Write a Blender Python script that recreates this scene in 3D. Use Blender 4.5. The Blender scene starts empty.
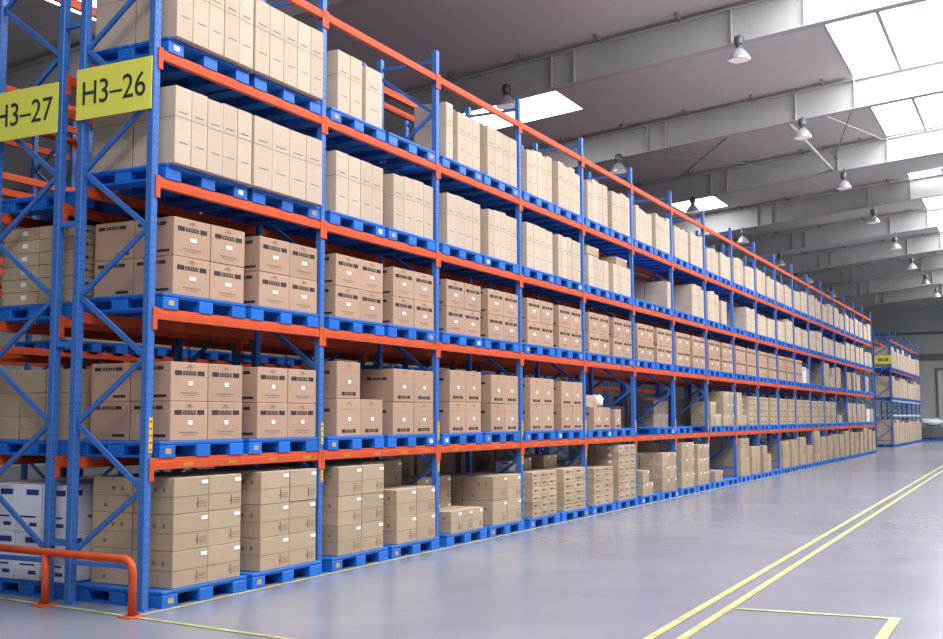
import bpy, math, random
from mathutils import Vector, Matrix
random.seed(7)
SC = bpy.context.scene
COL = SC.collection

# ------------------------------------------------------------------ camera
CAM = Vector((-7.649, -7.238, 1.706))
F_PX, PITCH, YAW, ROLL = 1110.5, .0887, .4738, -.0026
def ray(px, py):
    c, s = math.cos(-ROLL), math.sin(-ROLL)
    px, py = c*px - s*py, s*px + c*py
    up = -py
    fwd = math.cos(PITCH) - up*math.sin(PITCH)
    z = math.sin(PITCH) + up*math.cos(PITCH)
    left = -px
    return Vector((fwd*math.cos(YAW) - left*math.sin(YAW), fwd*math.sin(YAW) + left*math.cos(YAW), z))
f0 = ray(0, 0); rt = (ray(1, 0) - f0).normalized(); upv = (ray(0, -1) - f0).normalized(); bk = -f0.normalized()
cd = bpy.data.cameras.new('camera')
cd.sensor_fit = 'HORIZONTAL'; cd.sensor_width = 36; cd.lens = F_PX*36/943
cd.clip_start = .05; cd.clip_end = 400
cam = bpy.data.objects.new('camera', cd); COL.objects.link(cam)
cam.matrix_world = Matrix(((rt.x, upv.x, bk.x, CAM.x), (rt.y, upv.y, bk.y, CAM.y), (rt.z, upv.z, bk.z, CAM.z), (0, 0, 0, 1)))
SC.camera = cam

# ------------------------------------------------------------------ light and exposure
W = bpy.data.worlds.new('world'); SC.world = W; W.use_nodes = True
bgn = W.node_tree.nodes['Background']
bgn.inputs[0].default_value = (.93, .96, 1, 1); bgn.inputs[1].default_value = .32
SKY_EMIT = 11.5
SC.view_settings.view_transform = 'Standard'; SC.view_settings.look = 'None'
SC.view_settings.gamma = 1; SC.view_settings.use_curve_mapping = False
SC.view_settings.exposure = -.42

# ------------------------------------------------------------------ materials
def mat(name, col, rough=.5, metal=0, emit=None, var=0, noise=0, nscale=8, bump=0, bscale=60, spec=None, coat=0):
    m = bpy.data.materials.new(name); m.use_nodes = True
    nt = m.node_tree; b = nt.nodes['Principled BSDF']
    b.inputs['Base Color'].default_value = (*col, 1); b.inputs['Roughness'].default_value = rough
    b.inputs['Metallic'].default_value = metal
    if spec is not None: b.inputs['Specular IOR Level'].default_value = spec
    if coat: b.inputs['Coat Weight'].default_value = coat; b.inputs['Coat Roughness'].default_value = .2
    if emit:
        b.inputs['Emission Color'].default_value = (*col, 1); b.inputs['Emission Strength'].default_value = emit
    src = None
    if var or noise:
        hsv = nt.nodes.new('ShaderNodeHueSaturation'); hsv.inputs['Color'].default_value = (*col, 1)
        val = None
        if var:
            oi = nt.nodes.new('ShaderNodeObjectInfo'); mr = nt.nodes.new('ShaderNodeMapRange')
            mr.inputs['To Min'].default_value = 1 - var; mr.inputs['To Max'].default_value = 1 + var
            nt.links.new(oi.outputs['Random'], mr.inputs['Value']); val = mr.outputs[0]
        if noise:
            tc = nt.nodes.new('ShaderNodeTexCoord'); nz = nt.nodes.new('ShaderNodeTexNoise')
            nz.inputs['Scale'].default_value = nscale; nz.inputs['Detail'].default_value = 5
            nt.links.new(tc.outputs['Object'], nz.inputs['Vector'])
            m2 = nt.nodes.new('ShaderNodeMapRange'); m2.inputs['From Min'].default_value = .3; m2.inputs['From Max'].default_value = .7
            m2.inputs['To Min'].default_value = 1 - noise; m2.inputs['To Max'].default_value = 1 + noise
            nt.links.new(nz.outputs['Fac'], m2.inputs['Value'])
            if val is None: val = m2.outputs[0]
            else:
                mu = nt.nodes.new('ShaderNodeMath'); mu.operation = 'MULTIPLY'
                nt.links.new(val, mu.inputs[0]); nt.links.new(m2.outputs[0], mu.inputs[1]); val = mu.outputs[0]
        nt.links.new(val, hsv.inputs['Value']); nt.links.new(hsv.outputs[0], b.inputs['Base Color'])
    if bump:
        tc = nt.nodes.new('ShaderNodeTexCoord'); nz = nt.nodes.new('ShaderNodeTexNoise'); nz.inputs['Scale'].default_value = bscale
        bp = nt.nodes.new('ShaderNodeBump'); bp.inputs['Strength'].default_value = bump; bp.inputs['Distance'].default_value = .01
        nt.links.new(tc.outputs['Object'], nz.inputs['Vector']); nt.links.new(nz.outputs['Fac'], bp.inputs['Height'])
        nt.links.new(bp.outputs[0], b.inputs['Normal'])
    return m
M = dict(
    post=mat('blue rack paint', (.045, .155, .48), .4, noise=.08, nscale=3),
    hole=mat('punched hole', (.03, .095, .30), .8),
    beam=mat('orange beam paint', (.62, .085, .024), .55, noise=.1, nscale=4, spec=.25),
    pallet=mat('blue pallet plastic', (.008, .15, .62), .42, var=.14, noise=.06),
    tagw=mat('white tag', (.8, .8, .78), .6),
    tagt=mat('tan tag', (.48, .33, .15), .6),
    tall=mat('tan cardboard', (.55, .43, .325), .8, var=.10, noise=.05, nscale=3),
    printed=mat('rosy cardboard', (.455, .285, .195), .8, var=.09, noise=.05, nscale=3),
    plain=mat('brown cardboard', (.44, .325, .215), .8, var=.12, noise=.05, nscale=3),
    flat=mat('dull cardboard', (.46, .34, .225), .8, var=.14, noise=.06, nscale=3),
    whitecard=mat('white cardboard', (.74, .74, .80), .7, var=.04),
    ink=mat('black ink', (.035, .028, .026), .8),
    faint=mat('faded ink', (.24, .14, .10), .8),
    seam=mat('carton seam', (.25, .17, .11), .8),
    blueink=mat('blue ink', (.025, .04, .22), .7),
    label=mat('white label', (.85, .86, .88), .6),
    tape=mat('clear tape', (.55, .43, .33), .25),
    film=mat('white plastic film', (.8, .82, .85), .35),
    sign=mat('yellow sign', (.80, .77, .11), .6),
    signink=mat('sign lettering', (.03, .035, .03), .6),
    loc=mat('amber label', (.75, .42, .04), .5),
    beamlab=mat('ochre label', (.50, .20, .03), .5),
    yline=mat('yellow floor paint', (.44, .42, .16), .55, noise=.3, nscale=5),
    steel=mat('rafter paint', (.58, .575, .57), .5, noise=.05, nscale=1.5),
    rod=mat('brace rod', (.30, .29, .29), .6),
    wall=mat('wall cladding', (.60, .64, .63), .6, noise=.05, nscale=.6),
    walld=mat('wall trim', (.2, .215, .22), .6),
    door=mat('door panel', (.72, .76, .76), .5),
    lampm=mat('spun aluminium', (.74, .74, .76), .3, metal=.5),
    lampd=mat('dark ballast', (.16, .16, .17), .4, metal=.4),
    glow=mat('lamp lens', (1, .93, .88), .3, emit=.4),
    sky=mat('skylight sheet', (.97, .985, 1), .4, emit=SKY_EMIT),
    mull=mat('mullion', (.55, .56, .6), .5),
    whitebeam=mat('white beam paint', (.75, .77, .8), .4),
)
def floor_mat():
    m = bpy.data.materials.new('polished concrete'); m.use_nodes = True; nt = m.node_tree; b = nt.nodes['Principled BSDF']
    tc = nt.nodes.new('ShaderNodeTexCoord')
    n1 = nt.nodes.new('ShaderNodeTexNoise'); n1.inputs['Scale'].default_value = .3; n1.inputs['Detail'].default_value = 4; n1.inputs['Roughness'].default_value = .5
    n2 = nt.nodes.new('ShaderNodeTexNoise'); n2.inputs['Scale'].default_value = 1.1; n2.inputs['Detail'].default_value = 3
    for n in (n1, n2): nt.links.new(tc.outputs['Object'], n.inputs['Vector'])
    mx = nt.nodes.new('ShaderNodeMath'); mx.operation = 'MULTIPLY_ADD'; mx.inputs[1].default_value = .25
    nt.links.new(n2.outputs['Fac'], mx.inputs[0]); nt.links.new(n1.outputs['Fac'], mx.inputs[2])
    cr = nt.nodes.new('ShaderNodeValToRGB')
    cr.color_ramp.elements[0].position = .38; cr.color_ramp.elements[0].color = (.205, .214, .258, 1)
    cr.color_ramp.elements[1].position = 1.0; cr.color_ramp.elements[1].color = (.285, .295, .345, 1)
    nt.links.new(mx.outputs[0], cr.inputs[0]); nt.links.new(cr.outputs[0], b.inputs['Base Color'])
    mr = nt.nodes.new('ShaderNodeMapRange'); mr.inputs['To Min'].default_value = .19; mr.inputs['To Max'].default_value = .28
    nt.links.new(n2.outputs['Fac'], mr.inputs['Value']); nt.links.new(mr.outputs[0], b.inputs['Roughness'])
    b.inputs['Specular IOR Level'].default_value = .85
    return m
M['floor'] = floor_mat()
def roof_mat():
    m = bpy.data.materials.new('roof liner'); m.use_nodes = True; nt = m.node_tree; b = nt.nodes['Principled BSDF']
    b.inputs['Base Color'].default_value = (.74, .70, .685, 1); b.inputs['Roughness'].default_value = .55
    tc = nt.nodes.new('ShaderNodeTexCoord'); wv = nt.nodes.new('ShaderNodeTexWave'); wv.bands_direction = 'X'
    wv.inputs['Scale'].default_value = 1.3
    bp = nt.nodes.new('ShaderNodeBump'); bp.inputs['Strength'].default_value = .12; bp.inputs['Distance'].default_value = .02
    nt.links.new(tc.outputs['Object'], wv.inputs['Vector']); nt.links.new(wv.outputs['Fac'], bp.inputs['Height'])
    nt.links.new(bp.outputs[0], b.inputs['Normal'])
    return m
M['roof'] = roof_mat()

# ------------------------------------------------------------------ mesh helpers
class MB:
    def __init__(s): s.v, s.f, s.m, s.mats = [], [], [], []
    def mi(s, k):
        if k not in s.mats: s.mats.append(k)
        return s.mats.index(k)
    def face(s, pts, k):
        n = len(s.v); s.v += [tuple(p) for p in pts]; s.f.append(tuple(range(n, n+len(pts)))); s.m.append(s.mi(k))
    def box(s, x0, x1, y0, y1, z0, z1, k):
        n = len(s.v); i = s.mi(k)
        s.v += [(x0,y0,z0),(x1,y0,z0),(x1,y1,z0),(x0,y1,z0),(x0,y0,z1),(x1,y0,z1),(x1,y1,z1),(x0,y1,z1)]
        for q in ((0,3,2,1),(4,5,6,7),(0,1,5,4),(1,2,6,5),(2,3,7,6),(3,0,4,7)):
            s.f.append(tuple(n+a for a in q)); s.m.append(i)
    def bbox(s, x0, x1, y0, y1, z0, z1, k, b=.006):
        i = s.mi(k); n = len(s.v); idx = {}
        for sx in (0,1):
            for sy in (0,1):
                for sz in (0,1):
                    X, Y, Z = (x0,x1)[sx], (y0,y1)[sy], (z0,z1)[sz]
                    ix, iy, iz = X+(b,-b)[sx], Y+(b,-b)[sy], Z+(b,-b)[sz]
                    for ax, p in enumerate(((X,iy,iz),(ix,Y,iz),(ix,iy,Z))):
                        idx[(sx,sy,sz,ax)] = len(s.v); s.v.append(p)
        def F(q, flip): s.f.append(tuple(q[::-1] if flip else q)); s.m.append(i)
        for ax in range(3):
            o = [a for a in range(3) if a != ax]
            for sd in (0,1):
                q = []
                for a, c in ((0,0),(1,0),(1,1),(0,1)):
                    t = [0,0,0]; t[ax] = sd; t[o[0]] = a; t[o[1]] = c; q.append(idx[(*t, ax)])
                F(q, (sd == 0) ^ (ax == 1))
        for ax in range(3):
            o = [a for a in range(3) if a != ax]
            for a in (0,1):
                for c in (0,1):
                    t0 = [0,0,0]; t1 = [0,0,0]; t1[ax] = 1
                    for t in (t0,t1): t[o[0]] = a; t[o[1]] = c
                    q = [idx[(*t0,o[0])], idx[(*t1,o[0])], idx[(*t1,o[1])], idx[(*t0,o[1])]]
                    F(q, not ((a == c) ^ (ax == 1)))
        for sx in (0,1):
            for sy in (0,1):
                for sz in (0,1):
                    F([idx[(sx,sy,sz,a)] for a in range(3)], (sx+sy+sz) % 2 == 0)
    def tube(s, pts, r, k, n=10, caps=True):
        pts = [Vector(p) for p in pts]; i = s.mi(k); rings = []
        for j, p in enumerate(pts):
            d = ((pts[min(j+1, len(pts)-1)] - pts[max(j-1, 0)])).normalized()
            a = d.orthogonal().normalized() if j == 0 else (rings_a - d*rings_a.dot(d)).normalized()
            rings_a = a; b = d.cross(a)
            base = len(s.v)
            rr = r[j] if isinstance(r, (list, tuple)) else r
            for t in range(n):
                w = 2*math.pi*t/n; s.v.append(tuple(p + (a*math.cos(w) + b*math.sin(w))*rr))
            rings.append(base)
        for j in range(len(rings)-1):
            for t in range(n):
                t2 = (t+1) % n
                s.f.append((rings[j]+t, rings[j]+t2, rings[j+1]+t2, rings[j+1]+t)); s.m.append(i)
        if caps:
            s.f.append(tuple(rings[0]+t for t in range(n))[::-1]); s.m.append(i)
            s.f.append(tuple(rings[-1]+t for t in range(n))); s.m.append(i)
    def lathe(s, prof, k, n=20, c=(0,0,0)):
        i = s.mi(k); base = len(s.v)
        for r, z in prof:
            for t in range(n):
                w = 2*math.pi*t/n; s.v.append((c[0]+r*math.cos(w), c[1]+r*math.sin(w), c[2]+z))
        for j in range(len(prof)-1):
            for t in range(n):
                t2 = (t+1) % n
                s.f.append((base+j*n+t, base+j*n+t2, base+(j+1)*n+t2, base+(j+1)*n+t)); s.m.append(i)
    def mesh(s, name, smooth=False):
        me = bpy.data.meshes.new(name); me.from_pydata(s.v, [], s.f)
        for k in s.mats: me.materials.append(M[k])
        me.polygons.foreach_set('material_index', s.m)
        if smooth: me.polygons.foreach_set('use_smooth', [True]*len(s.f))
        me.update(); return me
def link(name, data, parent=None, loc=(0,0,0), rz=0):
    o = bpy.data.objects.new(name, data); o.location = loc; o.rotation_euler = (0,0,rz)
    if parent: o.parent = parent
    COL.objects.link(o); return o
def build(name, mb, parent=None, loc=(0,0,0), rz=0, smooth=False): return link(name, mb.mesh(name, smooth), parent, loc, rz)
def tag(o, label, cat, group=None, kind=None):
    o['label'] = label; o['category'] = cat
    if group: o['group'] = group
    if kind: o['kind'] = kind
    return o
def struct(o, label=None):
    o['kind'] = 'structure'
    if label: o['label'] = label
    return o

ORD = ['zeroth','first','second','third','fourth','fifth','sixth','seventh','eighth','ninth','tenth','eleventh','twelfth','thirteenth','fourteenth','fifteenth','sixteenth','seventeenth','eighteenth','nineteenth']
def ordn(n):
    if n < 20: return ORD[n]
    t = {2:'twent',3:'thirt',4:'fort'}[n//10]
    return t + ('ieth' if n % 10 == 0 else 'y-' + ORD[n % 10])

# ------------------------------------------------------------------ building shell
P = 2.7; NB = 18; DEP = .89
BZ = [0, 1.295, 2.67, 3.895, 5.11, 6.355]
XE, XB, YL, YR = 88., -22., 26., -38.
RIDGE = -6.3
def zl(Y): return 10.18 + .0925*6.3 - .0925*math.sqrt((Y - RIDGE)**2 + .8)     # underside of the rafters
def zd(Y): return zl(Y) + .96                                                    # roof sheet
b = MB(); b.face([(XB,YR,0),(XE,YR,0),(XE,YL,0),(XB,YL,0)], 'floor')
struct(build('floor', b), 'polished grey concrete warehouse floor with yellow lane lines')
# far wall and left wall
b = MB(); b.box(XE, XE+.2, YR, YL, 0, 12, 'wall'); wf = struct(build('wall_far', b), 'grey clad wall at the far end of the aisle')
b = MB()
for z0, z1 in ((6.2, 6.75), (8.3, 8.5)): b.box(XE-.12, XE, YR, YL, z0, z1, 'walld')  # dark bands put in for the shade on the upper wall
struct(build('trim_1', b), 'dark horizontal bands for the shaded upper part of the far wall')
b = MB(); b.box(XB, XE, YL, YL+.2, 0, 9, 'wall'); struct(build('wall_left', b), 'plain side wall beyond the racks')
b = MB(); b.box(XE-.09, XE, -6.4, .1, 0, 5.4, 'door')
d = struct(build('door_1', b), 'tall pale panel door in the far wall')
b = MB()
b.box(XE-.14, XE-.01, .1, .28, 0, 5.6, 'walld'); b.box(XE-.14, XE-.01, -6.6, -6.4, 0, 5.6, 'walld'); b.box(XE-.14, XE-.01, -6.4, .1, 5.4, 5.6, 'walld')
build('door_frame', b, d)
# roof sheet with openings for the skylights
RAF = [2.4 + 7.5*k for k in range(-2, 12)]
ridge_x = [(-12.4, 32.4), (39.2, 54.9), (60.8, 77.4)]  # first run carried on out of view for more light
left_sk = [(7.4, 9.2), (19.2, 22.2), (36.1, 39.1)]
Y_CUT = [YR, -19.8, -17, -9.8, -8, -6.9, -6.3, -5.7, -4.1, -2.8, 4.4, 6.2, 7.3, 8.6, 10.4, YL]
X_CUT = sorted(set([XB, XE] + [a for r in ridge_x + left_sk for a in r] + RAF[2:]))
X_CUT = [x for x in X_CUT if XB <= x <= XE]
def is_sky(x, y):
    if -9.8 < y < -2.8: return any(a < x < c for a, c in ridge_x)
    if 4.4 < y < 6.2: return any(a < x < c for a, c in left_sk[1:])
    if 6.2 < y < 7.3: return left_sk[1][0] < x < left_sk[1][1]
    if 8.6 < y < 10.4: return left_sk[0][0] < x < left_sk[0][1]
    if -19.8 < y < -17: return any(a < x < c for a, c in left_sk)  # unseen right-hand row, mirrored over to add light
    return False
roof = MB(); skies = {}
for i in range(len(X_CUT)-1):
    for j in range(len(Y_CUT)-1):
        x0, x1, y0, y1 = X_CUT[i], X_CUT[i+1], Y_CUT[j], Y_CUT[j+1]
        xm, ym = (x0+x1)/2, (y0+y1)/2
        q = [(x0,y0,zd(y0)),(x0,y1,zd(y1)),(x1,y1,zd(y1)),(x1,y0,zd(y0))]
        if is_sky(xm, ym):
            key = ('r', [k for k, r in enumerate(ridge_x) if r[0] < xm < r[1]][0]) if -9.8 < ym < -2.8 else (('l', 0, 0)[0] + ('a' if 4 < ym < 7.3 else 'b' if ym > 0 else 'c'), [k for k, r in enumerate(left_sk) if r[0] < xm < r[1]][0])
            skies.setdefault(key, MB()).face(q, 'sky')
        else: roof.face(q, 'roof'); roof.face([(p[0], p[1], p[2]+.12) for p in q[::-1]], 'roof')
struct(build('ceiling', roof), 'grey ribbed roof lining over the warehouse')
for n, (k, mb) in enumerate(sorted(skies.items(), key=str)):
    w = struct(build('window_%d' % (n+1), mb), 'bright translucent roof skylight')  # the mirrored right-hand panels among these are added for light
    if k[0] == 'r':
        bb = MB()
        x0, x1 = ridge_x[k[1]]
        for y in (-4.1, -8.5): bb.box(x0, x1, y-.05, y+.05, zd(y)-.12, zd(y)-.01, 'mull')
        bb.box(x0, x1, -2.86, -2.78, zd(-2.8)-.03, zd(-2.8)-.0, 'mull')
        build('mullion', bb, w)
# rafters: welded I sections following the roof slope
YS = [YR, -30, -22, -15, -11, -9.8, -8.6, -7.6, -6.9, -6.3, -5.7, -5, -4, -2.8, 0, 4, 8, 14, 20, YL]
for n, x in enumerate(RAF):
    b = MB()
    for j in range(len(YS)-1):
        a, c = YS[j], YS[j+1]
        for lo, hi, hw in ((0, .02, .14), (.02, .83, .006), (.83, .85, .14)):
            za0, za1, zc0, zc1 = zl(a)+lo, zl(a)+hi, zl(c)+lo, zl(c)+hi
            p = [(x-hw,a,za0),(x+hw,a,za0),(x+hw,c,zc0),(x-hw,c,zc0),(x-hw,a,za1),(x+hw,a,za1),(x+hw,c,zc1),(x-hw,c,zc1)]
            for q in ((0,3,2,1),(4,5,6,7),(1,2,6,5),(3,0,4,7)): b.face([p[t] for t in q], 'steel')
    r = struct(build('trim_%d' % (n+2), b), 'painted steel roof rafter spanning the aisle')
    for y in (9.2, 8.6, 3.3, 2.7, -1.2, -2.85):
        s = MB(); w_ = .02 if y > -2 else .03
        s.box(x-.13, x+.13, y-w_/2, y+w_/2, zl(y)+.02, zl(y)+.83, 'steel'); build('stiffener', s, r)
    pu = MB()
    for t in range(-24, 26, 2):
        if -9.8 < t < -2.8: continue
        pu.box(x-.5, x+.5, t-.03, t+.03, zl(t)+.855, zl(t)+.955, 'rod')
    build('purlin_cleat', pu, r)
# thin bracing rods between two rafters
b = MB()
b.tube([(25.05,.72,zl(.72)+.1),(32.25,4.6,zl(4.6)+.8)], .022, 'rod', 6); b.tube([(25.05,4.6,zl(4.6)+.5),(32.25,.72,zl(.72)+.5)], .022, 'rod', 6)
b.tube([(25.05,-1.9,zl(-1.9)+.1),(32.25,-2.75,zl(-2.75)+.8)], .022, 'rod', 6); b.tube([(25.05,-2.75,zl(-2.75)+.1),(32.25,-1.1,zl(-1.1)+.5)], .022, 'rod', 6)
struct(build('trim_20', b), 'thin cross bracing rods under the roof')
b = MB(); b.tube([(24.9,-.96,zl(-.96)+.03),(32.4,-1.0,zl(-1.0)+.12)], .06, 'steel', 8)
struct(build('trim_21', b), 'slim tie tube between two rafters')
# floor markings
def strip(mb, a, c, w, z=.004):
    a, c = Vector((*a, 0)), Vector((*c, 0)); d = (c-a).normalized(); nrm = Vector((-d.y, d.x, 0))*w/2
    mb.face([(p.x, p.y, z) for p in (a+nrm, a-nrm, c-nrm, c+nrm)][::-1], 'yline')
b = MB(); strip(b, (-.24,-.16), (NB*P,-.16), .05)
struct(build('trim_22', b), 'thin painted line along the foot of the rack')
b = MB(); strip(b, (.06,3.0), (-.62,-3.4), .055, .005); struct(build('trim_23', b), 'thin yellow line across the rack end')
b = MB()
for y in (-4.43, -4.66): strip(b, (-2,y-.045), (34.5,y+.40), .075); strip(b, (34.5,y+.40), (80,y+.95), .075)
struct(build('trim_24', b), 'double yellow lane line along the aisle')
b = MB(); strip(b, (2.44,-4.72), (2.54,-6.06), .07, .006); strip(b, (2.58,-6.05), (-1.0,-6.05), .09, .007)
struct(build('trim_25', b), 'yellow floor box corner beside the lane line')

# ------------------------------------------------------------------ pallet racks
PW = .084   # post width
def post_mesh(h):
    b = MB()
    b.bbox(-.042, .042, -.038, .038, 0, h, 'post', .006)
    z = .12
    while z < h - .05:
        for x in (-.02, .02): b.box(x-.006, x+.006, -.0392, -.037, z, z+.02, 'hole')
        for y in (-.016, .016): b.box(-.0432, -.041, y-.005, y+.005, z, z+.014, 'hole')
        z += .075
    return b.mesh('post')
def bar(b, p, q, w, t, k):          # flat bar in the plane X = const
    p, q = Vector(p), Vector(q); d = (q-p).normalized(); n = Vector((0, -d.z, d.y))*w/2; e = Vector((t/2, 0, 0))
    P8 = [p-n-e, p-n+e, p+n+e, p+n-e, q-n-e, q-n+e, q+n+e, q+n-e]
    for f in ((0,3,2,1),(4,5,6,7),(0,1,5,4),(1,2,6,5),(2,3,7,6),(3,0,4,7)): b.face([P8[i] for i in f], k)
def bar_mesh(p, q, w=.045, t=.03):
    b = MB(); bar(b, p, q, w, t, 'post'); return b.mesh('brace')
def foot_mesh():
    b = MB(); b.box(-.058, .058, -.07, .07, 0, .008, 'post')
    for x in (-.04, .04): b.lathe([(0,.022),(.01,.022),(.01,.006)], 'hole', 6, (x, -.056, 0))
    return b.mesh('foot_plate')
def beam_mesh(k='beam'):
    b = MB(); L = P - PW
    b.bbox(-L/2, L/2, -.024, .026, -.05, .026, k, .004)
    b.bbox(-L/2, L/2, -.004, .026, .026, .055, k, .003)
    b.box(-L/2, L/2, -.0255, -.023, -.016, -.008, k)
    return b.mesh('beam')
def conn_mesh(s, k='beam'):
    b = MB(); L = P/2
    x0, x1 = sorted((s*(L - .002), s*(L - .062)))
    b.bbox(x0, x1, -.032, -.022, -.15, .06, k, .003)
    return b.mesh('connector')
ME = dict(post=post_mesh(6.75), foot=foot_mesh(), beam=beam_mesh(), cl=conn_mesh(-1), cr=conn_mesh(1))
NOD = [0]
BR = [bar_mesh((0,.03,.38), (0,DEP-.03,.38))]
zz = .47; side = 1
while zz + .6 < 6.6:
    y0, y1 = (DEP-.03, .03) if side else (.03, DEP-.03)
    BR.append(bar_mesh((0,y0,zz), (0,y1,zz+.6))); zz += .6; side = 1 - side
BR.append(bar_mesh((0,.03,6.6), (0,DEP-.03,6.6)))
def rack(x0, y0, nb, levels, label, group=None, rear_levels=None, labels=True, zs=None, flip=False):
    root = link('pallet_rack', None, None, (x0, y0, 0)); tag(root, label, 'rack', group)
    Z = zs or BZ
    for i in range(nb+1):
        fr = link('upright_frame', None, root, (i*P, 0, 0))
        for y in (0, DEP):
            p = link('post', ME['post'], fr, (0, y, 0))
            link('foot_plate', ME['foot'], fr, (0, y, 0))
        for m in BR:
            o = link('brace', m, fr)
            if flip: o.rotation_euler.z = math.pi; o.location.y = DEP
        if labels and i < 9:
            lb = MB()
            for z0, z1 in ((1.0, 1.17), (1.42, 1.66)) if i else ((1.40, 1.72),):
                lb.box(-.008, .04, -.0415, -.039, z0, z1, 'loc')
                n = 4 if i else 5
                for q in range(n): lb.box(.004, .028, -.042, -.041, z0+(q+.3)*(z1-z0)/n, z0+(q+.55)*(z1-z0)/n, 'signink')
            build('location_label', lb, fr)
    for i in range(nb):
        for L in levels:
            for nm, y, rz in (('front_beam', -.02, 0), ('rear_beam', DEP+.02, math.pi)):
                o = link(nm, ME['beam'], root, (i*P + P/2, y, Z[L]), rz)
                if nm == 'front_beam' or i == 0:
                    link('connector', ME['cl'], o); link('connector', ME['cr'], o)
                if labels and nm == 'front_beam' and L == 1 and i < 7:
                    lb = MB()
                    for xx in (-.9, -.25, .4, 1.0): lb.box(xx, xx+.14, -.0262, -.0255, -.03, .008, 'beamlab')
                    build('beam_label', lb, o)
    return root
YB2 = 1.18
BZB = [0, 1.30, 2.64, 3.74, 5.02, 6.27]
main = rack(0, 0, NB, (1,2,3,4,5), 'long blue and orange pallet rack lining the aisle, full of cartons')
back = rack(0, YB2, NB, (1,2,3,4,5), 'blue and orange rack standing directly behind the long aisle rack', labels=False, zs=BZB, flip=True)
YB3 = 5.6
third = rack(0, YB3, 12, (1,2,3,4,5), 'blue and orange rack across the hidden aisle, seen through the end frames', labels=False)
YB4 = 6.85
fourth = rack(0, YB4, 10, (2,3,4,5), 'mostly bare orange and blue rack farthest to the left, behind the others', labels=False, zs=BZB, flip=True)
for i in range(0, 4):               # short spacers joining the two back-to-back rows
    for z in (.55, 2.42, 3.58, 5.55):
        s = MB(); s.box(-.02, .02, DEP+.045, YB2-.045, z-.025, z+.025, 'post'); build('row_spacer', s, main, (i*P,0,0))
# signs
def text_mesh(txt, size, k):
    cu = bpy.data.curves.new('lettering', 'FONT'); cu.body = txt; cu.size = size; cu.extrude = .002; cu.align_x = 'CENTER'; cu.align_y = 'CENTER'
    to = bpy.data.objects.new('lettering', cu); COL.objects.link(to)
    dg = bpy.context.evaluated_depsgraph_get(); me = bpy.data.meshes.new_from_object(to.evaluated_get(dg))
    bpy.data.objects.remove(to); me.materials.clear(); me.materials.append(M[k])
    return me
def end_sign(y0, y1, z0, z1, txt, label, x=-.062):
    ym, zm = (y0+y1)/2, (z0+z1)/2
    b = MB(); b.bbox(-.004, .004, y0-ym, y1-ym, z0-zm, z1-zm, 'sign', .001)
    o = build('bay_sign', b, None, (x, ym, zm)); tag(o, label, 'sign', 'yellow bay signs')
    t = link('lettering', text_mesh(txt.replace('-', '\u2013'), .33, 'signink'), o, (-.006, 0, -.01))
    t.rotation_euler = (math.pi/2, 0, -math.pi/2); t.scale = (.92, 1.0, 1)
    return o
end_sign(-.03, .925, 4.565, 5.065, 'H3-26', 'yellow sign reading H3-26 on the end of the nearest rack')
end_sign(1.17, 2.13, 4.485, 4.985, 'H3-27', 'yellow sign reading H3-27 at the left edge')

# ------------------------------------------------------------------ pallets
PWD, PDP = 1.2, 1.1
def deck_mb(b):
    n = 9; g = .012; w = (PDP - g*(n-1))/n
    for k in range(n): b.bbox(-PWD/2, PWD/2, k*(w+g), k*(w+g)+w, .122, .15, 'pallet', .004)
    b.box(-PWD/2+.01, PWD/2-.01, .01, PDP-.01, .108, .124, 'pallet')
def runner_mb(b, x0, x1):
    for y0, y1 in ((0, .2), (.45, .65), (.9, 1.1)): b.bbox(x0, x1, y0, y1, .02, .112, 'pallet', .005)
    b.bbox(x0, x1, 0, PDP, 0, .022, 'pallet', .003)
RUN = ((-.6,-.39), (-.1,.1), (.39,.6))
b = MB(); deck_mb(b); ME['deck'] = b.mesh('deck')
for i, (a, c) in enumerate(RUN):
    b = MB(); runner_mb(b, a, c); ME['run%d' % i] = b.mesh('runner')
b = MB(); deck_mb(b)
for a, c in RUN: runner_mb(b, a, c)
ME['palletfar'] = b.mesh('pallet')
for k, m in (('tagw','tagw'), ('tagt','tagt')):
    b = MB(); b.box(-.038, .038, -.003, 0, 0, .05, m); ME[k] = b.mesh('sticker')
PAL_PROTO = {}
def pallet(x, y, z, label, group, parts=True, rz=0):
    if not parts:
        o = link('pallet', ME['palletfar'], None, (x, y, z)); return tag(o, label, 'pallet', group)
    o = link('pallet', None, None, (x, y, z)); tag(o, label, 'pallet', group)
    link('deck', ME['deck'], o)
    for i in range(3): link('runner', ME['run%d' % i], o)
    r = random.random()
    if r < .65: link('sticker', ME['tagt' if r < .45 else 'tagw'], o, (random.choice((-.49, .49)), 0, .035))
    return o

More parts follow.
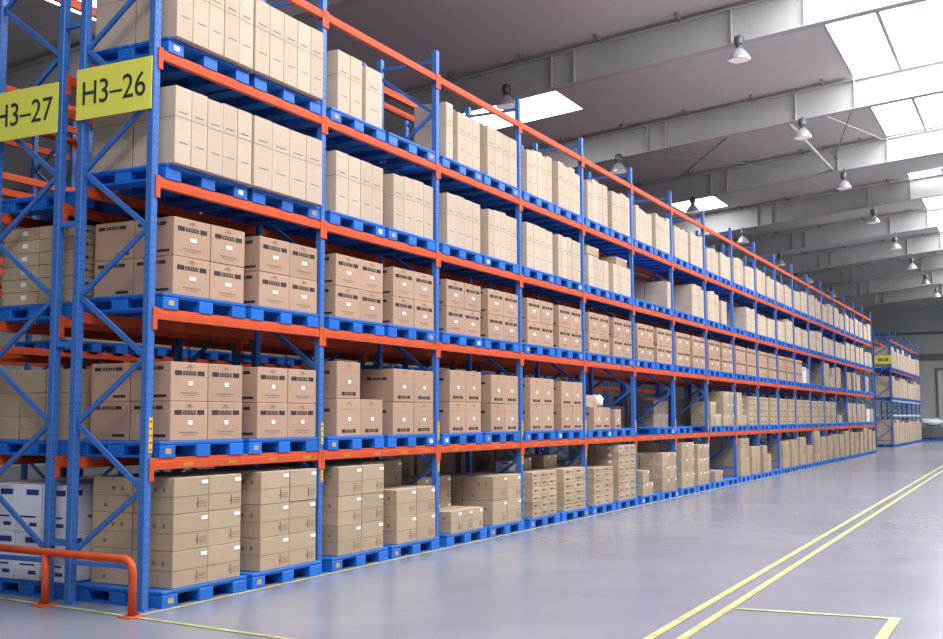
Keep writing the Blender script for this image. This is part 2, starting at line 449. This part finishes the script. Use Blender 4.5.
# ------------------------------------------------------------------ cartons
CACHE = {}
def carton_mesh(kind, w, d, h, far):
    key = (kind, round(w,2), round(d,2), round(h,2), far)
    if key in CACHE: return CACHE[key]
    b = MB(); y0 = 0
    cm = {'printed':'printed','printedlow':'printed','tall':'tall','plain':'plain','flat':'flat','white':'whitecard'}[kind]
    b.bbox(-w/2, w/2, 0, d, 0, h, cm, .005)
    e = .0015
    def fr(x0, x1, z0, z1, k): b.face([(x0,-e,z0),(x1,-e,z0),(x1,-e,z1),(x0,-e,z1)], k)
    def sd(u0, u1, z0, z1, k): b.face([(-w/2-e,u1,z0),(-w/2-e,u0,z0),(-w/2-e,u0,z1),(-w/2-e,u1,z1)], k)
    def band(fn, c, half, z, t):
        fn(c-half, c-half*.52, z, z+t, 'ink'); fn(c+half*.52, c+half, z, z+t, 'ink')
        n = 5; s = half*1.0/n
        for q in range(n):
            a = c - half*.46 + q*(half*.92/n)
            fn(a, a+s*.76, z+t*.05, z+t*.42, 'ink'); fn(a, a+s*.36, z+t*.42, z+t*.95, 'ink'); fn(a+s*.46, a+s*.76, z+t*.55, z+t*.95, 'ink')
    if kind == 'printed':
        band(fr, .0, w*.40, h*.66, .046); sd(d*.1, d*.42, h*.10, h*.17, 'ink'); band(sd, d*.55, d*.36, h*.80, .034)
        fr(-.06, .06, h*.86, h*.875, 'faint'); fr(-.03, .03, h*.89, h*.92, 'faint'); fr(-.004, .004, h*.80, h*.95, 'faint')
        fr(-.13, .13, h*.20, h*.225, 'faint'); fr(-.09, .09, h*.14, h*.155, 'faint')
    elif kind == 'printedlow':
        band(fr, .0, w*.30, h*.09, .042); band(sd, d*.5, d*.3, h*.66, .036)
        fr(-.05, .05, h*.86, h*.875, 'faint'); fr(-.02, .02, h*.90, h*.93, 'faint')
        fr(-w/2+.01, w/2-.01, h*.72, h*.725, 'seam')
    elif kind == 'tall':
        fr(-w/2+.004, w/2-.004, h*.60, h*.607, 'seam'); fr(-w*.3, w*.25, h*.66, h*.675, 'faint'); fr(-w*.25, w*.3, h*.27, h*.282, 'faint')
        sd(.01, d-.01, h*.60, h*.607, 'seam')
    elif kind == 'plain':
        fr(-w/2+.005, w/2-.005, h*.47, h*.485, 'seam'); sd(.01, d-.01, h*.47, h*.485, 'seam')
        x = w*.16
        if not far:
            for q in range(3): fr(x+.03, min(x+.2, w*.45), h*(.16+.07*q), h*(.18+.07*q), 'faint')
            fr(x, x+.02, h*.12, h*.42, 'faint'); fr(x-.015, x+.02, h*.22, h*.27, 'faint')
            sd(d*.2, d*.27, h*.62, h*.74, 'faint'); sd(d*.42, d*.50, h*.62, h*.74, 'faint'); sd(d*.62, d*.7, h*.15, h*.26, 'faint')
    elif kind == 'flat':
        fr(-w*.34, w*.08, h*.42, h*.60, 'faint'); fr(-w*.30, -w*.1, h*.40, h*.62, 'ink'); fr(w*.2, w*.38, h*.4, h*.55, 'faint'); sd(d*.3, d*.45, h*.4, h*.75, 'label')
    elif kind == 'white':
        fr(-w*.45, -w*.05, h*.78, h*.9, 'blueink'); fr(.05, w*.4, h*.3, h*.36, 'faint')
        sd(d*.1, d*.6, h*.78, h*.9, 'blueink'); sd(d*.2, d*.8, h*.3, h*.34, 'blueink'); sd(d*.15, d*.45, h*.12, h*.2, 'blueink')
    if kind != 'white' and kind != 'tall':
        b.face([(-w/2+.004,d/2-.03,h+e),(w/2-.004,d/2-.03,h+e),(w/2-.004,d/2+.03,h+e),(-w/2+.004,d/2+.03,h+e)], 'tape')
    CACHE[key] = b.mesh(kind + '_carton'); return CACHE[key]
b = MB(); b.box(-.045, .045, -.003, 0, -.018, .018, 'label'); ME['lab'] = b.mesh('shipping_label')
b = MB(); b.box(-.03, .03, -.003, 0, -.021, .021, 'label'); ME['labsq'] = b.mesh('shipping_label')
b = MB(); b.box(-.003, 0, -.04, .04, -.026, .026, 'label'); ME['labside'] = b.mesh('shipping_label')
CAT = {'printed':'printed_carton','printedlow':'printed_carton','tall':'tall_carton','plain':'carton','flat':'flat_carton','white':'white_carton'}
NOUN = {'printed':'rosy banded carton','printedlow':'low-printed rosy carton','tall':'tall tan carton','plain':'brown carton','flat':'flat brown carton','white':'white carton'}
SPECS = []      # every carton: dict(kind, x, y, z, w, d, h, rz, prio, label)
LV = ['floor', 'first shelf', 'second shelf', 'third shelf', 'fourth shelf']
def put(kind, x, y, z, w, d, h, label, prio, rz=0, lab=True):
    SPECS.append(dict(kind=kind, x=x, y=y, z=z, w=w, d=d, h=h, rz=rz, label=label, prio=prio, lab=lab))
def vert(k, n):
    if n == 1: return ''
    if n == 2: return ('lower', 'upper')[k]
    return 'bottom' if k == 0 else ('topmost' if k == n-1 else (ordn(k+1) + ' up'))
def horiz(k, n):
    if n == 1: return ''
    if n == 2: return ('left', 'right')[k]
    if n == 3: return ('left', 'middle', 'right')[k]
    return ordn(k+1) + ' from left'
RACKN = {'m': '', 'b': ' of the rack behind', 't': ' of the third rack'}
def stack(px, y0, z, kind, nx, nz, h, npal, lev, rk='m', d=.5, rows=1, x0=-.6, x1=.6, prio=0, drop=(), jit=.008, skip_hidden=True, dz=0, rowname='', lab=True, hv=0):
    """nx columns by nz layers standing on the pallet whose middle is px"""
    gap = .008; w = (x1-x0)/nx
    for r in range(rows):
        for i in range(nx):
            zz = z + dz + .002
            hh = h*(1 + (random.uniform(-hv, hv) if hv else 0))
            for k in range(nz):
                if (r, i, k) in drop: continue
                words = [vert(k, nz), horiz(i, nx)]
                if rows > 1 and r: words.append('rear' if rows == 2 else ('middle-row', 'back-row')[r-1])
                if rowname: words.append(rowname)
                pos = ' '.join(a for a in words if a)
                where = 'on the floor pallet' if lev == 0 else LV[lev]
                lb = '%s %s, %s pallet along, %s%s' % (pos, NOUN[kind], ordn(npal), LV[lev] if lev else 'floor level', RACKN[rk])
                put(kind, px+x0+w*(i+.5)+random.uniform(-jit, jit)*.14, y0+r*(d+gap+.008)+random.uniform(0, jit), zz, w-gap, d, hh-.003, lb.strip(),
                    prio + (50 if (r and rk == 'm' and npal > 1) else 0), random.uniform(-.0025, .0025), lab)
                zz += hh
FRONT = -.08
def px_of(bay, ab): return (bay-1)*P + (.745 if ab == 'A' else 2.035)
def lev_z(L): return .15 if L == 0 else BZ[L] + .205
GP = {0:'pallets on the floor under the aisle rack', 1:'pallets on the first shelf', 2:'pallets on the second shelf', 3:'pallets on the third shelf', 4:'pallets on the fourth shelf'}
empties = {(1,6,'A'),(1,6,'B'),(1,7,'A'),(1,7,'B'),(4,2,'B'),(3,6,'A'),(3,7,'A'),(3,9,'A'),(0,8,'B'),(0,10,'B'),(2,13,'A'),(1,15,'B'),(2,15,'B')}
nopal = {(1,6,'A'),(1,7,'B')}
for L in range(5):
    for bay in range(1, NB+1):
        for ab in 'AB':
            n = (bay-1)*2 + (1 if ab == 'A' else 2)
            if (L, bay, ab) in nopal: continue
            back_off = 0
            z = 0 if L == 0 else BZ[L] + .0555
            what = 'empty blue pallet' if (L, bay, ab) in empties else 'loaded blue pallet'
            where = 'floor of aisle rack' if L == 0 else '%s of aisle rack' % LV[L]
            pallet(px_of(bay, ab), (-.1 if L == 0 else -.035) + back_off, z, '%s, %s from the near end, %s' % (what, ordn(n), where), GP[L], parts=bay <= 6)
def S(L, bay, ab, *a, **k):
    n = (bay-1)*2 + (1 if ab == 'A' else 2)
    dy = 0 if L == 0 else .065
    y = k.pop('y', FRONT) + dy
    lo = -.45; hi = .53 if L == 0 else .6
    k['x0'] = lo + (k.pop('x0', -.6)+.6)*(hi-lo)/1.2; k['x1'] = lo + (k.pop('x1', .6)+.6)*(hi-lo)/1.2
    stack(px_of(bay, ab), y, lev_z(L), *a, n, L, prio=bay, **k)
# --- shelf 1
S(1,1,'A','printed',2,2,.372, d=.5, rows=2); S(1,1,'B','printed',2,2,.372, d=.5)
S(1,2,'A','printedlow',2,2,.435, drop={(0,1,1)}, rows=1, x0=-.55); S(1,2,'B','printedlow',2,2,.415, x0=-.59, x1=.59)
for bay in (3,4):
    for ab in 'AB': S(1,bay,ab,'printedlow',2,2,(.435 if ab == 'A' else .425) - .012*(bay == 4), rows=2, x0=-.5)
S(1,5,'A','printedlow',2,1,.40, x0=-.38, x1=.6)
S(1,5,'A','plain',1,1,.22, dz=.402, x0=-.6, x1=.1, d=.55, y=FRONT+.1, rowname='open topped')
S(1,5,'A','printedlow',1,1,.37, x0=-.6, x1=-.39, y=FRONT+.3, rowname='narrow rear')
S(1,5,'B','printedlow',1,1,.37, x0=-.58, x1=-.2)
S(1,7,'A','plain',2,2,.3, y=.48, d=.4)
S(1,8,'A','plain',2,2,.30, x0=-.55, x1=.55, drop={(0,1,1)}); S(1,8,'B','plain',2,3,.29); S(1,9,'A','plain',2,3,.29, drop={(0,1,1),(0,1,2)})
for bay in range(9, 15):
    for ab in 'AB':
        if (bay, ab) == (9, 'A'): continue
        S(1,bay,ab,'flat',2,5,.158)
S(1,15,'A','plain',2,1,.3)
for bay in (16, 17):
    for ab in 'AB': S(1,bay,ab,'plain',2,2,.40)
S(1,18,'A','white',2,2,.3); S(1,18,'B','plain',1,2,.3)
# --- shelf 2
for bay in range(1, 12):
    for ab in 'AB': S(2,bay,ab,'printed',2,2,.372, rows=2)
S(2,12,'A','printed',2,2,.37); S(2,12,'B','white',1,1,.55, x0=-.58, x1=0); S(2,12,'B','plain',1,1,.5, x0=.06, x1=.6)
S(2,13,'B','plain',2,2,.3, y=.4, d=.45); S(2,14,'A','plain',2,3,.29); S(2,14,'B','plain',2,2,.37, drop={(0,0,1)}); S(2,15,'A','plain',3,3,.27); S(2,16,'A','plain',2,2,.36); S(2,16,'B','plain',1,2,.38, x0=0); S(2,17,'A','plain',2,2,.35); S(2,18,'A','plain',2,2,.36)
# --- shelves 3 and 4
cols = {1:(4,5),2:(4,4),3:(4,5),4:(4,5),5:(4,4)}
for bay in range(1, NB+1):
    for j, ab in enumerate('AB'):
        if bay == 1:
            for L, nn, hh in ((3, (5,4)[j], .74), (4, (5,5)[j], .78)):
                stack(px_of(1, ab), -.105, lev_z(L), 'tall', nn, 1, hh, j+1, L, x0=(-.57,-.68)[j], x1=(.58,.55)[j], prio=1, rows=2, d=.52, hv=.012)
            continue
        n = cols.get(bay, (random.choice((4,5)), random.choice((4,5))))[j]
        if (3, bay, ab) not in empties and bay != 5 and (bay, ab) not in ((6,'B'), (8,'B')):
            S(3,bay,ab,'tall',n,1, .73 if bay < 9 else random.choice((.66,.73,.6)), d=.52, rows=2, hv=.02 if bay < 5 else .06, x0=-.58 if bay % 2 else -.6, x1=.59)
        if (4, bay, ab) not in empties and bay != 2:
            n4 = cols.get(bay, (random.choice((4,5)), random.choice((4,5))))[1-j]
            if (bay, ab) == (3, 'A'):
                S(4,3,'A','tall',1,1,.80, x0=-.6, x1=-.37, d=.52); S(4,3,'A','tall',3,1,.74, x0=-.22, x1=.6, d=.52, rowname='row')
            else:
                S(4,bay,ab,'tall',n4,1, .76 if bay < 6 else random.choice((.7,.76,.62)), d=.52, rows=2, hv=.02 if bay < 4 else .07, x0=-.6 if bay % 2 else -.57, x1=.6)
S(4,2,'A','tall',2,1,.74, x0=-.58, x1=.02, d=.5); S(4,2,'A','tall',1,1,.72, x0=.12, x1=.56, d=.5, rowname='lone')
S(3,5,'A','tall',4,1,.56, x0=-.58, x1=.6, hv=.05); S(3,5,'A','plain',1,1,.16, dz=.60, x0=-.5, x1=.2, d=.4, y=FRONT+.06, rowname='lying')
S(3,5,'B','tall',4,1,.56, x0=-.55, x1=.58, d=.52); S(3,5,'B','plain',1,1,.17, dz=.562, x0=-.3, x1=.42, d=.5, y=FRONT+.02, rowname='lying')
S(3,6,'B','tall',1,1,.6, x0=.30, x1=.6, d=.52, rows=2); S(3,8,'B','tall',2,1,.6, x0=-.58, x1=0, d=.52)
# --- floor pallets
S(0,1,'A','plain',2,3,.337, rows=2); S(0,1,'B','plain',2,3,.337, rows=2); S(0,2,'A','plain',2,3,.335, rows=2)
S(0,2,'B','plain',2,2,.335, d=.5); S(0,2,'B','plain',2,3,.335, d=.5, y=FRONT+.51, rowname='rear')
S(0,3,'A','plain',3,1,.30, d=.5); S(0,3,'A','plain',3,2,.37, d=.48, y=FRONT+.52, rowname='rear')
S(0,3,'B','plain',2,2,.355, rows=2, d=.5)
S(0,4,'A','flat',3,6,.118, rows=2, x0=-.59, x1=.6); S(0,4,'A','plain',2,1,.2, dz=.71, x0=-.2, x1=.6, d=.4, y=FRONT+.45, rowname='top'); S(0,4,'A','white',1,1,.16, dz=.71, x0=-.58, x1=-.3, d=.25, y=FRONT+.4, rowname='small')
S(0,4,'B','flat',2,6,.118, rows=2); S(0,4,'B','plain',2,1,.22, dz=.71, x0=-.5, x1=.2, d=.42, y=FRONT+.4, rowname='top')
S(0,5,'A','flat',2,7,.095, rows=1); S(0,5,'B','flat',3,8,.13, rows=2, d=.48); S(0,5,'A','flat',2,6,.13, y=FRONT+.55, d=.45, rowname='rear')
S(0,6,'A','plain',2,1,.25, x0=-.6, x1=.2); S(0,6,'A','plain',1,1,.25, dz=.252, x0=-.6, x1=-.1, rowname='upper'); S(0,6,'A','plain',3,3,.27, y=FRONT+.53, d=.46, rowname='rear'); S(0,6,'B','plain',2,3,.27, rows=2)
S(0,7,'A','plain',2,3,.33, rows=2); S(0,7,'B','plain',3,3,.31, rows=2); S(0,8,'A','plain',1,1,.26, x0=-.5, x1=.4, d=.6)
S(0,9,'A','plain',2,4,.25, rows=2); S(0,9,'B','plain',2,3,.25); S(0,10,'A','plain',2,3,.25, drop={(0,1,2)})
for bay, A, B_ in ((11,(2,3,.27),(2,3,.28)),(12,(2,3,.3),(2,2,.3)),(13,(2,4,.27),(2,3,.28)),(14,(2,3,.28),(3,3,.3)),(15,(2,3,.29),(2,4,.25)),(16,(2,3,.31),(2,3,.3)),(17,(2,3,.3),(2,4,.27)),(18,(2,3,.33),(2,3,.3))):
    S(0,bay,'A','plain',*A); S(0,bay,'B','plain',*B_)

# --- rack behind: near bay in full, the rest as seen through the gaps
def back_pal(L, bay, ab, rk, y, loaded, x0=0):
    n = (bay-1)*2 + (1 if ab == 'A' else 2); z = 0 if L == 0 else (BZB if rk == 'b' else BZ)[L] + .0555
    where = {'b':'rack behind', 't':'third rack'}[rk]
    pallet(x0 + px_of(bay, ab), y - .1, z, '%s blue pallet, %s along the %s, %s' % ('loaded' if loaded else 'bare', ordn(n), where, LV[L] if L else 'floor'), 'pallets of the ' + where, parts=(bay <= 2 and rk == 'b'))
    return x0 + px_of(bay, ab), y - .08, n
for bay in range(1, 9):
    for ab in 'AB':
        for L in range(5):
            if L == 4 or (L == 3 and bay > 2): continue
            if bay > 4 and L in (0, 3): continue
            x, y, n = back_pal(L, bay, ab, 'b', YB2, L != 3)
            z = .15 if L == 0 else BZB[L] + .205; pr = 30 + bay
            if L == 0:
                if bay == 1: stack(x, y, z, 'white', 3, 2, .46, n, L, 'b', d=.345, rows=3, prio=20)
                else: stack(x, y, z, 'plain', 2, 3, .34, n, L, 'b', d=.5, prio=pr)
            elif L == 1: stack(x, y, z, 'plain', 3, 3 if bay % 3 else 2, .23, n, L, 'b', d=.34, rows=3 if bay == 1 else 1, prio=20 if bay == 1 else pr)
            elif L == 2: stack(x, y, z, 'flat', 3, 6, .13, n, L, 'b', d=.5, rows=2 if bay == 1 else 1, prio=20 if bay == 1 else pr)
for bay in range(1, 8):
    for ab in 'AB':
        for L in (0, 1, 2):
            if random.random() < .15: continue
            x, y, n = back_pal(L, bay, ab, 't', YB3, True, 0)
            stack(x, y, lev_z(L), random.choice(('plain','printed')), 2, 2, .34, n, L, 't', d=.5, prio=60 + bay)

# --- turn the list into objects: the nearest 300 of a kind each its own object, the rest one mass
protos = {}
by = {}
for s in SPECS: by.setdefault(CAT[s['kind']], []).append(s)
used = {}
for cat, lst in by.items():
    lst.sort(key=lambda s: s['prio'])
    for k, s in enumerate(lst):
        if k >= 300: break
        far = s['prio'] > 8
        o = link(cat, carton_mesh(s['kind'], s['w'], s['d'], s['h'], far), None, (s['x'], s['y'], s['z']), s['rz'])
        lb = s['label']; used[lb] = used.get(lb, 0) + 1
        tag(o, lb, 'carton', cat.replace('_', ' ') + 's on the racks')
        if s['prio'] <= 8 and s['lab'] and s['kind'] not in ('flat', 'tall') and s['w'] > .25:
            if s['kind'] in ('printed', 'printedlow'): link('shipping_label', ME['lab' if s['kind'] == 'printed' and s['z'] > 2.5 else 'labsq'], o, (.01, -.0015, s['h']*.46))
            elif s['kind'] == 'plain': link('shipping_label', ME['lab'], o, (s['w']/2-.06, -.0015, s['h']*.85))
    rest = lst[300:]
    if rest:
        mb = MB(); km = {'tall_carton':'tall','printed_carton':'printed','carton':'plain','flat_carton':'flat','white_carton':'whitecard'}[cat]
        for s in rest:
            mb.bbox(s['x']-s['w']/2, s['x']+s['w']/2, s['y'], s['y']+s['d'], s['z'], s['z']+s['h'], km, .004)
            if cat == 'tall_carton': mb.box(s['x']-s['w']/2+.004, s['x']+s['w']/2-.004, s['y']-.0015, s['y'], s['z']+s['h']*.6, s['z']+s['h']*.61, 'seam')
            if cat in ('flat_carton',): mb.box(s['x']-s['w']*.3, s['x']+s['w']*.05, s['y']-.0015, s['y'], s['z']+s['h']*.35, s['z']+s['h']*.62, 'ink')
        tag(build(cat, mb), 'remaining %ss further along the racks' % cat.replace('_', ' '), 'cartons', None, 'stuff')
print('DUP LABELS', [k for k, v in used.items() if v > 1][:20], {c: len(l) for c, l in by.items()})

# ------------------------------------------------------------------ white bag on the open carton
def blob(name, loc, rx, ry, rz_, k, seed):
    rnd = random.Random(seed); b = MB(); i = b.mi(k); N, R = 14, 8; idx = []
    for r in range(R+1):
        th = math.pi*r/R; row = []
        for t in range(N):
            ph = 2*math.pi*t/N; q = 1 + rnd.uniform(-.24, .2)
            row.append(len(b.v)); b.v.append((rx*math.sin(th)*math.cos(ph)*q, ry*math.sin(th)*math.sin(ph)*q, max(0, rz_*(1-math.cos(th))*.5*(q if 0 < r < R else 1))))
        idx.append(row)
    for r in range(R):
        for t in range(N):
            b.f.append((idx[r][t], idx[r][(t+1) % N], idx[r+1][(t+1) % N], idx[r+1][t][()] if False else idx[r+1][t])); b.m.append(i)
    return build(name, b, None, loc, 0, True)
o = blob('plastic_bag', (px_of(5,'A')+.50, FRONT+.30, lev_z(1)+.404), .15, .13, .22, 'film', 5)
tag(o, 'crumpled white plastic bag beside the open carton on the first shelf', 'bag')

# ------------------------------------------------------------------ guard rail at the rack end
root = link('guard_rail', None, None, (-.28, -.15, 0), math.atan2(.12, 1.38)*-1)
tag(root, 'orange tubular guard rail bolted to the floor at the rack end', 'rail')
b = MB(); H, r = .485, .036
pts = [(0,0,.02), (0,0,H-.11)] + [(0, .11-.11*math.cos(a), H-.11+.11*math.sin(a)) for a in (math.pi/8, math.pi/4, 3*math.pi/8, math.pi/2)] + [(0, 1.17, H), (0, 2.7, H)]
b.tube(pts, r, 'beam', 14); build('rail', b, root, smooth=True)
for y in (1.17, 2.7):
    b = MB(); b.tube([(0,y,.01),(0,y,H-.02)], r, 'beam', 14); build('post', b, root, smooth=True)
for y in (0, 1.17, 2.7):
    b = MB(); b.bbox(-.09, .09, y-.08, y+.08, 0, .012, 'beam', .003)
    for x in (-.065, .065): b.lathe([(0,.03),(.013,.03),(.013,.01)], 'lampd', 6, (x, y, 0))
    build('base_plate', b, root)

# ------------------------------------------------------------------ high bay lamps
def lamp_parts():
    r = {}
    b = MB(); b.lathe([(.255,0),(.262,.008),(.25,.05),(.205,.14),(.15,.22),(.10,.265),(.075,.29),(.068,.29),(.14,.215),(.195,.135),(.24,.05),(.25,.006),(.255,0)], 'lampm', 28); r['reflector'] = b.mesh('reflector', True)
    b = MB(); b.lathe([(0,.014),(.13,.012),(.236,.02)][::-1], 'glow', 28); r['lens'] = b.mesh('lens', True)
    b = MB(); b.lathe([(0,.29),(.085,.29),(.088,.31),(.065,.34),(.065,.36),(.105,.375),(.11,.40),(.11,.53),(.09,.57),(.03,.58),(0,.58)], 'lampd', 20); r['ballast_housing'] = b.mesh('ballast_housing', True)
    return r
LP = lamp_parts()
def lamp(x, y, z, label, group):
    o = link('high_bay_lamp', None, None, (x, y, z)); tag(o, label, 'lamp', group)
    for k, m in LP.items(): link(k, m, o)
    b = MB(); top = max(zl(y) - z + .012, .6)
    b.tube([(0,0,.57),(0,0,top+.01)], .016, 'lampd', 8); b.box(-.012, .17, -.02, .02, top-.008, top+.008, 'lampd'); build('hanger', b, o)
for k in range(9):
    lamp(17.4-.3+7.5*k, -1.42, (9.80, 9.70, 9.62, 9.58, 9.52, 9.48, 9.45, 9.43, 9.41)[k], 'silver high bay lamp, %s from the camera in the row above the aisle' % ordn(k+1), 'high bay lamps over the aisle')
for k in range(7):
    lamp(17.4-.3+7.5*k, (4.45, 4.15, 3.95, 3.9, 3.9, 3.9, 3.9)[k], (9.5, 9.28, 9.24, 9.16, 9.1, 9.05, 9.0)[k], 'silver high bay lamp, %s from the camera in the row behind the rack top' % ordn(k+1), 'high bay lamps over the rack')

# ------------------------------------------------------------------ second rack block past the cross aisle
FX, FY, FN = 60.0, .45, 6
FZ = [1.8, 2.65, 4.35, 6.1]
root = link('pallet_rack', None, None, (FX, FY, 0)); tag(root, 'distant blue pallet rack past the cross aisle with white lower beams', 'rack')
for i in range(FN+1):
    fr = link('upright_frame', None, root, (i*P, 0, 0))
    for y in (0, DEP): link('post', ME['post'], fr, (0, y, 0))
    for m in BR: link('brace', m, fr)
wb = beam_mesh('whitebeam')
for i in range(FN):
    for q, z in enumerate(FZ):
        for nm, y, rz in (('front_beam', -.02, 0), ('rear_beam', DEP+.02, math.pi)):
            link(nm, wb if q < 2 else ME['beam'], root, (i*P+P/2, y, z), rz)
o = end_sign(FY-.05, FY+.85, 4.75, 5.25, '', 'small yellow sign on the end of the distant rack', FX-.062)
for c in list(o.children): bpy.data.objects.remove(c)
b = MB()
for y, w in ((.2,.08),(.08,.08),(-.02,.04),(-.14,.08),(-.26,.08)): b.box(-.006, -.004, y-w/2, y+w/2, -.09, .09, 'signink')
build('lettering', b, o)
for i in range(FN):
    for ab in 'AB':
        x = FX + px_of(i+1, ab); n = i*2 + (1 if ab == 'A' else 2)
        for q, z in enumerate((0, FZ[1]+.0555, FZ[2]+.0555)):
            nm = ('floor level', 'lower shelf', 'upper shelf')[q]
            pallet(x, FY-.1, z, 'blue pallet, %s along the distant rack, %s' % (ordn(n), nm), 'pallets of the distant rack', parts=False)
            hh = (1.45, 1.25, 1.3)[q]*random.uniform(.75, 1); m = random.choice((2,3))
            w = 1.18/m
            for t in range(m):
                o = link('stacked_carton', carton_mesh('tall', w-.01, 1.0, round(hh, 1), True), None, (x-.59+w*(t+.5), FY-.07, z+.152))
                tag(o, '%s column of cartons, %s pallet along the distant rack, %s' % (horiz(t, m), ordn(n), nm), 'carton', 'cartons on the distant rack')
# ------------------------------------------------------------------ white covered load by the far wall
x, y = 79.0, -.1
for q in range(2): pallet(x, y-1.12+1.12*q, 0, 'blue pallet under the %s half of the covered load by the far wall' % ('right', 'left')[q], 'pallets under the covered load', parts=False)
b = MB(); b.bbox(-.56, .56, -.9, .9, 0, .9, 'lampd', .08)
for t in (-.5, 0, .5): b.bbox(-.58, .58, t-.04, t+.04, .02, .86, 'lampd', .01)
o = build('machine_crate', b, None, (x, y, .152)); tag(o, 'dark low crate on blue pallets by the far wall', 'crate')
o = blob('dust_cover', (x, y, 1.054), .62, .85, .52, 'film', 9); tag(o, 'white plastic sheet heaped over the dark crate by the far wall', 'cover')
